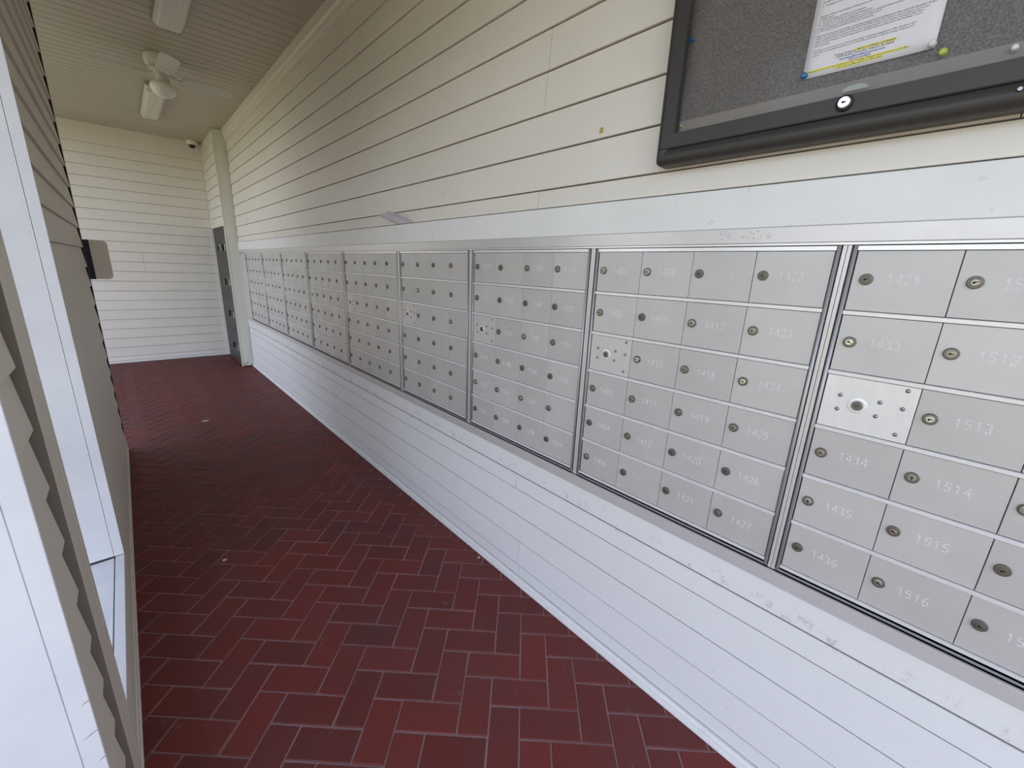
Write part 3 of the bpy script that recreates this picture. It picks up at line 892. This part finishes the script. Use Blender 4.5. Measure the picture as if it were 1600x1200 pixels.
body = ["Resident vehicles must display a valid permit at all times.", "Parking spaces.", "5.  Boats, all trailers, and RVs are not allowed.",
        "6.  Unregistered vehicles are towed by management.",
        "7.  Vehicles not in a proper parking space or parked on the grass will be towed,", "contact management with any questions and you will be given",
        "8.  No repairs will be permitted within the community.", "",
        "Please note that it is your responsibility to check with management about parking spaces. Please check with Association Manager",
        "Please do not park in front of units 407-770-1748. If you are unsure of your space, if you park in a",
        "space marked reserved which is not your assigned space, you may be towed at any time without",
        "notice, at your expense. Visitors may park in unmarked spaces adjacent to the buildings or at the back of", "the community.", "",
        "The side 2 row to board is not covered by the ruling, contact the management's office directly at 407-770, extension",
        "We at the Community/Association do not have the authority to call the towing company and have a vehicle", "towed."]
ls = []
z = 0.0445 + 0.00445 * (len(body) - 1)
for b in body:
    full = len(b) > 80
    if b: ls.append((b, 0.093, z, 0.0042, 0.186 if full else None, 'LEFT'))
    z -= 0.00445
for q in range(18):       # upper part of the sheet, above the picture's edge
    ls.append((body[(q * 5 + 3) % 7], 0.093, 0.135 + q * 0.0065, 0.0042, None, 'LEFT'))
o = text_mesh('printed_text', ls, INK, notice); o.location = (-0.0007, 0, 0)
o = text_mesh('contact_text', [("Towing Company:  BECO TOWING COMPANY", 0.053, 0.0345, 0.0047, 0.098, 'LEFT'), ("10749 Rocket Trace Rd. Orlando, FL 32824", 0.0495, 0.0297, 0.0046, 0.092, 'LEFT'),
              ("Management is not responsible for any towing charges incurred for not following the", 0.0985, 0.0148, 0.0042, 0.183, 'LEFT'),
              ("rules and/or parking without an authorization", 0.045, 0.0103, 0.0042, 0.075, 'LEFT')], INK, notice, True); o.location = (-0.00095, 0, 0)
o = text_mesh('link_text', [("towingoffice@hotmail.com", 0.043, 0.0249, 0.0048, 0.074, 'LEFT'), ("407-214-7800", 0.026, 0.0200, 0.0048, 0.036, 'LEFT')], INKBLUE, notice, True); o.location = (-0.0007, 0, 0)
mb = MB()
for (ya, yb, za, zb_) in ((0.0185, -0.046, 0.0336, 0.0388), (0.1, -0.086, 0.0138, 0.0188), (0.046, -0.031, 0.0090, 0.0138)):
    mb.box(-0.00085, -0.0006, yb, ya, za, zb_)
mb.build('highlighter_stripe', HILITE, notice)
mb = MB().box(-0.0006, -0.0005, -0.031, 0.043, 0.0245, 0.0256).box(-0.0006, -0.0005, -0.010, 0.026, 0.0196, 0.0205)
mb.build('link_underline', INKBLUE, notice)


def pin(y, z, m, label, x=-0.0325, r=0.0052):
    mb = MB().lathe([(r * .9, 0.0), (r, -0.0012), (r * .62, -0.0030), (r * .58, -0.0060), (r * .95, -0.0085), (r * .85, -0.0105), (r * .3, -0.0112)], (0, 0, 0), 'x', 16)
    o = mb.build('push_pin', m)
    o.location = (x, y, z)
    return tag(o, label, 'push pin', 'push pins in the bulletin board')
pin(0.643, 2.0695, PINBLUE, 'blue push pin alone near the left edge of the bulletin board', -0.030)
pin(0.366, 1.916, PINBLUE, 'blue push pin in the lower left corner of the white notice', r=0.0062)
pin(0.161, 1.912, PINCLEAR, 'clear push pin in the lower right corner of the white notice', -0.0365, r=0.0062)
pin(0.1435, 1.8955, PINGREEN, 'lime green push pin just right of the white notice', -0.0300, r=0.0064)
pin(0.052, 1.874, PINCLEAR, 'clear push pin low on the board by the right edge', -0.0312)
pin(0.643, 1.872, PINGREEN, 'small yellow push pin in the bottom left corner of the board', -0.030, r=0.0030)
mb = MB()
pts = [(-0.022, 0), (0.022, 0), (0.020, 0.006), (0.012, 0.010), (-0.006, 0.011), (-0.018, 0.006)]
mb.prism(pts, lambda u, a, b: (u, a, b), -0.0006, 0)
tape = mb.build('tape_scrap', mat('torn_tape', (0.33, 0.35, 0.34), 0.5)); tape.location = (-0.0547, 0.262, 1.8585)
tag(tape, 'torn grey sticker remnant on the board pane above the lock', 'sticker')

# gold sticker on the siding
o = MB().box(-0.0006, 0.0, -0.0075, 0.0075, -0.0085, 0.0085).build('sticker', GOLD)
o.location = (-0.0113, 0.929, 1.921); o.rotation_euler = (0, 0.07, 0)
tag(o, 'small gold square sticker on the siding left of the bulletin board', 'sticker')

# folded paper standing on the trim band
fp = empty('folded_paper', (-0.006, 2.33, 1.705))
tag(fp, 'crumpled grey folded paper lying on the ledge above the mailboxes', 'paper')
def sheet(name, corners, m, th=0.0006):
    c = [Vector(p) for p in corners]
    mb = MB(); N = 6; g1, g2 = [], []
    nrm = (c[1] - c[0]).cross(c[3] - c[0]).normalized()
    for j in range(N + 1):
        for i in range(N + 1):
            p = c[0].lerp(c[1], i / N).lerp(c[3].lerp(c[2], i / N), j / N)
            p = p + nrm * (0.0030 * sin(i * 1.7 + j) * cos(j * 1.3 + i * .4))
            g1.append(tuple(p)); g2.append(tuple(p + nrm * th))
    n = len(g1); fs = []
    for j in range(N):
        for i in range(N):
            a = j * (N + 1) + i; fs += [(a, a + 1, a + N + 2, a + N + 1), (n + a, n + a + N + 1, n + a + N + 2, n + a + 1)]
    ring = list(range(N + 1)) + [j * (N + 1) + N for j in range(1, N + 1)] + [N * (N + 1) + i for i in range(N - 1, -1, -1)] + [j * (N + 1) for j in range(N - 1, 0, -1)]
    for a, b in zip(ring, ring[1:] + ring[:1]): fs.append((a, a + n, b + n, b))
    mb.add(g1 + g2, fs, 0, False)
    return mb.build(name, m, fp)
sheet('lower_sheet', [(-0.010, -0.195, 0.001), (-0.012, 0.00, 0.001), (-0.085, 0.085, 0.048), (-0.080, -0.085, 0.052)], ENVELOPE)
sheet('upper_sheet', [(-0.010, -0.195, 0.006), (-0.012, -0.04, 0.006), (-0.086, 0.04, 0.055), (-0.078, -0.085, 0.060)], ENVELOPE)

# ------------------------------------------------------------------ ceiling fixtures
def light_fixture(x, ya, yb, label, wd=0.172):
    t = empty('ceiling_light', (x, (ya + yb) / 2, ZC - 0.0006))
    tag(t, label, 'ceiling light', 'fluorescent fixtures on the ceiling')
    L = (yb - ya) / 2
    MB().box(-wd / 2 + 0.01, wd / 2 - 0.01, -L + .005, L - .005, -0.020, 0.0).build('housing', FIXRIM, t)
    n = 12; prof = []
    for k in range(n + 1):
        a = pi * k / n
        prof.append((-wd / 2 + wd * k / n, -0.020 - 0.034 * min(1, k / 1.5, (n - k) / 1.5) - 0.0018 * (k % 2)))
    prof += [(wd / 2 - 0.006, -0.018), (-wd / 2 + 0.006, -0.018)]
    MB().prism(prof, lambda u, p, q: (p, u, q), -L + 0.006, L - 0.006, smooth=False).build('diffuser', DIFFUSER, t)
    for s in (-1, 1):
        prof2 = [(p * 1.03, q * 1.05) for p, q in prof[:n + 1]] + [(wd / 2, 0), (-wd / 2, 0)]
        a, b = sorted((s * L, s * (L - 0.012)))
        MB().prism(prof2, lambda u, p, q: (p, u, q), a, b).build('end_cap', FIXRIM, t)
    return t
light_fixture(-0.730, 2.98, 4.19, 'white fluorescent ceiling light nearer the camera, cut by the top edge')
light_fixture(-0.720, 5.62, 6.84, 'white fluorescent ceiling light behind the ceiling fan')

fan = empty('ceiling_fan', (-0.742, 4.90, ZC - 0.0006))
fan.scale = (1, 1, 0.93)
tag(fan, 'white four blade ceiling fan with a frosted light bowl', 'ceiling fan')
mh = MB().lathe([(0.098, 0), (0.104, -0.012), (0.104, -0.060), (0.096, -0.078), (0.082, -0.086), (0.078, -0.110), (0.060, -0.130), (0.035, -0.136)], (0, 0, 0), 'z', 32).build('motor_housing', FANWHITE, fan)
mb = MB()
for k in range(20):
    a = 2 * pi * k / 20
    c, s = cos(a), sin(a)
    p = [(0.0815 * c - 0.003 * s, 0.0815 * s + 0.003 * c, -0.089), (0.0815 * c + 0.003 * s, 0.0815 * s - 0.003 * c, -0.089),
         (0.0790 * c + 0.003 * s, 0.0790 * s - 0.003 * c, -0.108), (0.0790 * c - 0.003 * s, 0.0790 * s + 0.003 * c, -0.108)]
    q = [(x * .9, y * .9, z) for x, y, z in p]
    mb.add(p + q, [(0, 1, 2, 3), (4, 7, 6, 5), (0, 4, 5, 1), (1, 5, 6, 2), (2, 6, 7, 3), (3, 7, 4, 0)])
mb.build('vent', BLACK, mh)
MB().lathe([(0.040, -0.134), (0.044, -0.140), (0.044, -0.190), (0.052, -0.200), (0.060, -0.206), (0.060, -0.214)], (0, 0, 0), 'z', 28).build('switch_housing', FANWHITE, fan)
MB().lathe([(0.050, -0.212), (0.078, -0.216), (0.088, -0.230), (0.086, -0.262), (0.070, -0.292), (0.040, -0.312), (0.010, -0.320), (0.006, -0.328)], (0, 0, 0), 'z', 30).build('light_bowl', OPAL, fan)
blade_prof = [(0.13, -0.040), (0.16, -0.056), (0.42, -0.062), (0.475, -0.058), (0.497, -0.038), (0.505, 0), (0.497, 0.038), (0.475, 0.058), (0.42, 0.062), (0.16, 0.056), (0.13, 0.040)]
bmesh_b = MB().prism(blade_prof, lambda u, p, q: (p, q * cos(.28), u - q * sin(.28)), -0.003, 0.003).mesh('blade'); bmesh_b.materials.append(BLADE)
arm = MB().tube([(0.055, 0, 0.012), (0.085, 0, 0.004), (0.12, 0, -0.010), (0.135, 0, -0.007)], 0.007, 8)
arm.prism([(0.115, -0.012), (0.15, -0.034), (0.185, -0.030), (0.178, 0), (0.185, 0.030), (0.15, 0.034), (0.115, 0.012)], lambda u, p, q: (p, q * cos(.28), u - q * sin(.28)), -0.0065, -0.0032)
arm_me = arm.mesh('blade_arm'); arm_me.materials.append(FANWHITE)
for k in range(4):
    b = inst('blade', bmesh_b, fan, (0, 0, -0.146), (0, 0, radians(3 + 90 * k)))
    inst('blade_arm', arm_me, b)
MB().tube([(0.042, -0.02, -0.17), (0.046, -0.022, -0.24), (0.047, -0.022, -0.30)], 0.0012, 6).build('pull_chain', RIVET, fan)

# small dome camera in the corner
sc_ = empty('security_camera', (-0.245, 7.80, ZC - 0.0006))
tag(sc_, 'small white dome security camera in the far ceiling corner', 'camera')
MB().lathe([(0.062, 0), (0.064, -0.010), (0.062, -0.040), (0.052, -0.055), (0.038, -0.060)], (0, 0, 0), 'z', 24).build('base', WHITEPL, sc_)
MB().lathe([(0.040, -0.056), (0.041, -0.068), (0.034, -0.086), (0.020, -0.097), (0.004, -0.100)], (0, -0.006, 0), 'z', 24).build('lens_dome', LENS, sc_)

# ------------------------------------------------------------------ parcel lockers beyond the column
pl = empty('parcel_locker', (XA, (LY0 + LY1) / 2, 0))
tag(pl, 'dark grey metal parcel locker tower behind the white column', 'locker')
def lpart(name, mb, m, parent=pl, **kw):
    o = mb.build(name, m, None, **kw); o.parent = parent
    o.matrix_parent_inverse = Matrix.Translation(-pl.location); return o
lpart('body', MB().box(XA - 0.004, XA + 0.11, LY0, LY1, LZ0 - .018, LZ1), LOCKER)
tiers = [(0.030, 0.500), (0.510, 0.950), (0.960, 1.392), (1.402, 1.870)]
for i, (za, zb_) in enumerate(tiers):
    parts = [(LY0 + 0.015, 7.30), (7.31, LY1 - 0.012)] if i == 3 else [(LY0 + 0.015, LY1 - 0.012)]
    for (a, b) in parts:
        d = MB().box(XA - 0.012, XA - 0.0045, a, b, za, zb_).build('door', LOCKER, None, bevel=0.0015)
        d.parent = pl; d.matrix_parent_inverse = Matrix.Translation(-pl.location)
        zm = (za + zb_) / 2
        for (yy, m_, r_) in ((a + 0.045, LOCKCHROME, 0.013), ((a + b) / 2 + .02, BLACK, 0.012)):
            o = MB().lathe([(r_, 0), (r_, -0.010), (r_ * .8, -0.014)], (XA - 0.012, yy, zm + 0.02), 'x', 14).box(XA - 0.030, XA - 0.012, yy - .004, yy + .004, zm - 0.05, zm + 0.03).build('latch', m_, None)
            o.parent = d
            o.matrix_parent_inverse = Matrix.Identity(4)
            # the door's mesh is already in world coordinates: keep the same frame
        if i == 2:
            o = MB().box(XA - 0.022, XA - 0.013, 7.36, 7.42, zm - 0.05, zm + 0.01).build('key_tag', LOCKERKEY, None); o.parent = d

# ------------------------------------------------------------------ box on the end of the left wall
bx = empty('wall_box', (-1.392, 4.2235, 1.30))
tag(bx, 'flat taupe panel box with rounded corners on the far end of the left wall', 'panel box')
def rrect(x0, x1, z0, z1, r, seg=5):
    pts = [(x0, z0)]
    for cx, cz, a0 in ((x1 - r, z0 + r, -pi / 2), (x1 - r, z1 - r, 0)):
        for k in range(seg + 1):
            a = a0 + pi / 2 * k / seg
            pts.append((cx + r * cos(a), cz + r * sin(a)))
    pts.append((x0, z1)); return pts
MB().prism(rrect(0.030, 0.122, 0.003, 0.268, 0.028), lambda u, p, q: (p, u, q), 0.0, 0.070).build('panel', TAUPE, bx, bevel=0.002)
MB().box(-0.10, 0.0295, 0.006, 0.066, 0.001, 0.266).build('shadow_gap', BLACK, bx)  # black block paints the shadow gap between siding and panel

# ------------------------------------------------------------------ litter on the floor
def scrap(pts, loc, m, label, name, cat, h=0.003):
    mb = MB(); n = len(pts)
    vs = [(x, y, 0) for x, y in pts] + [(x * .9, y * .9, h * (0.4 + 0.6 * abs(sin(i * 2.1)))) for i, (x, y) in enumerate(pts)] + [(0, 0, h * .7)]
    fs = [tuple(range(n))[::-1]] + [(i, (i + 1) % n, n + (i + 1) % n, n + i) for i in range(n)] + [(n + i, n + (i + 1) % n, 2 * n) for i in range(n)]
    mb.add(vs, fs)
    o = mb.build(name, m); o.location = (*loc, 0.0004)
    return tag(o, label, cat)
scrap([(-.03, -.008), (.0, -.014), (.032, -.003), (.028, .010), (-.01, .012)], (-0.85, 4.62), PAPER, 'small white paper scrap far down the brick floor', 'paper_scrap', 'litter')
scrap([(-.010, -.006), (.004, -.010), (.012, 0), (.004, .009), (-.009, .006)], (-1.049, 2.275), LEAF, 'tiny pale dry leaf bit on the bricks by the left wall', 'leaf_scrap', 'litter')
scrap([(-.008, -.005), (.006, -.006), (.009, .004), (-.006, .006)], (-0.04, 1.475), LEAF, 'tiny brown leaf bit against the base of the mailbox wall', 'leaf_scrap', 'litter')
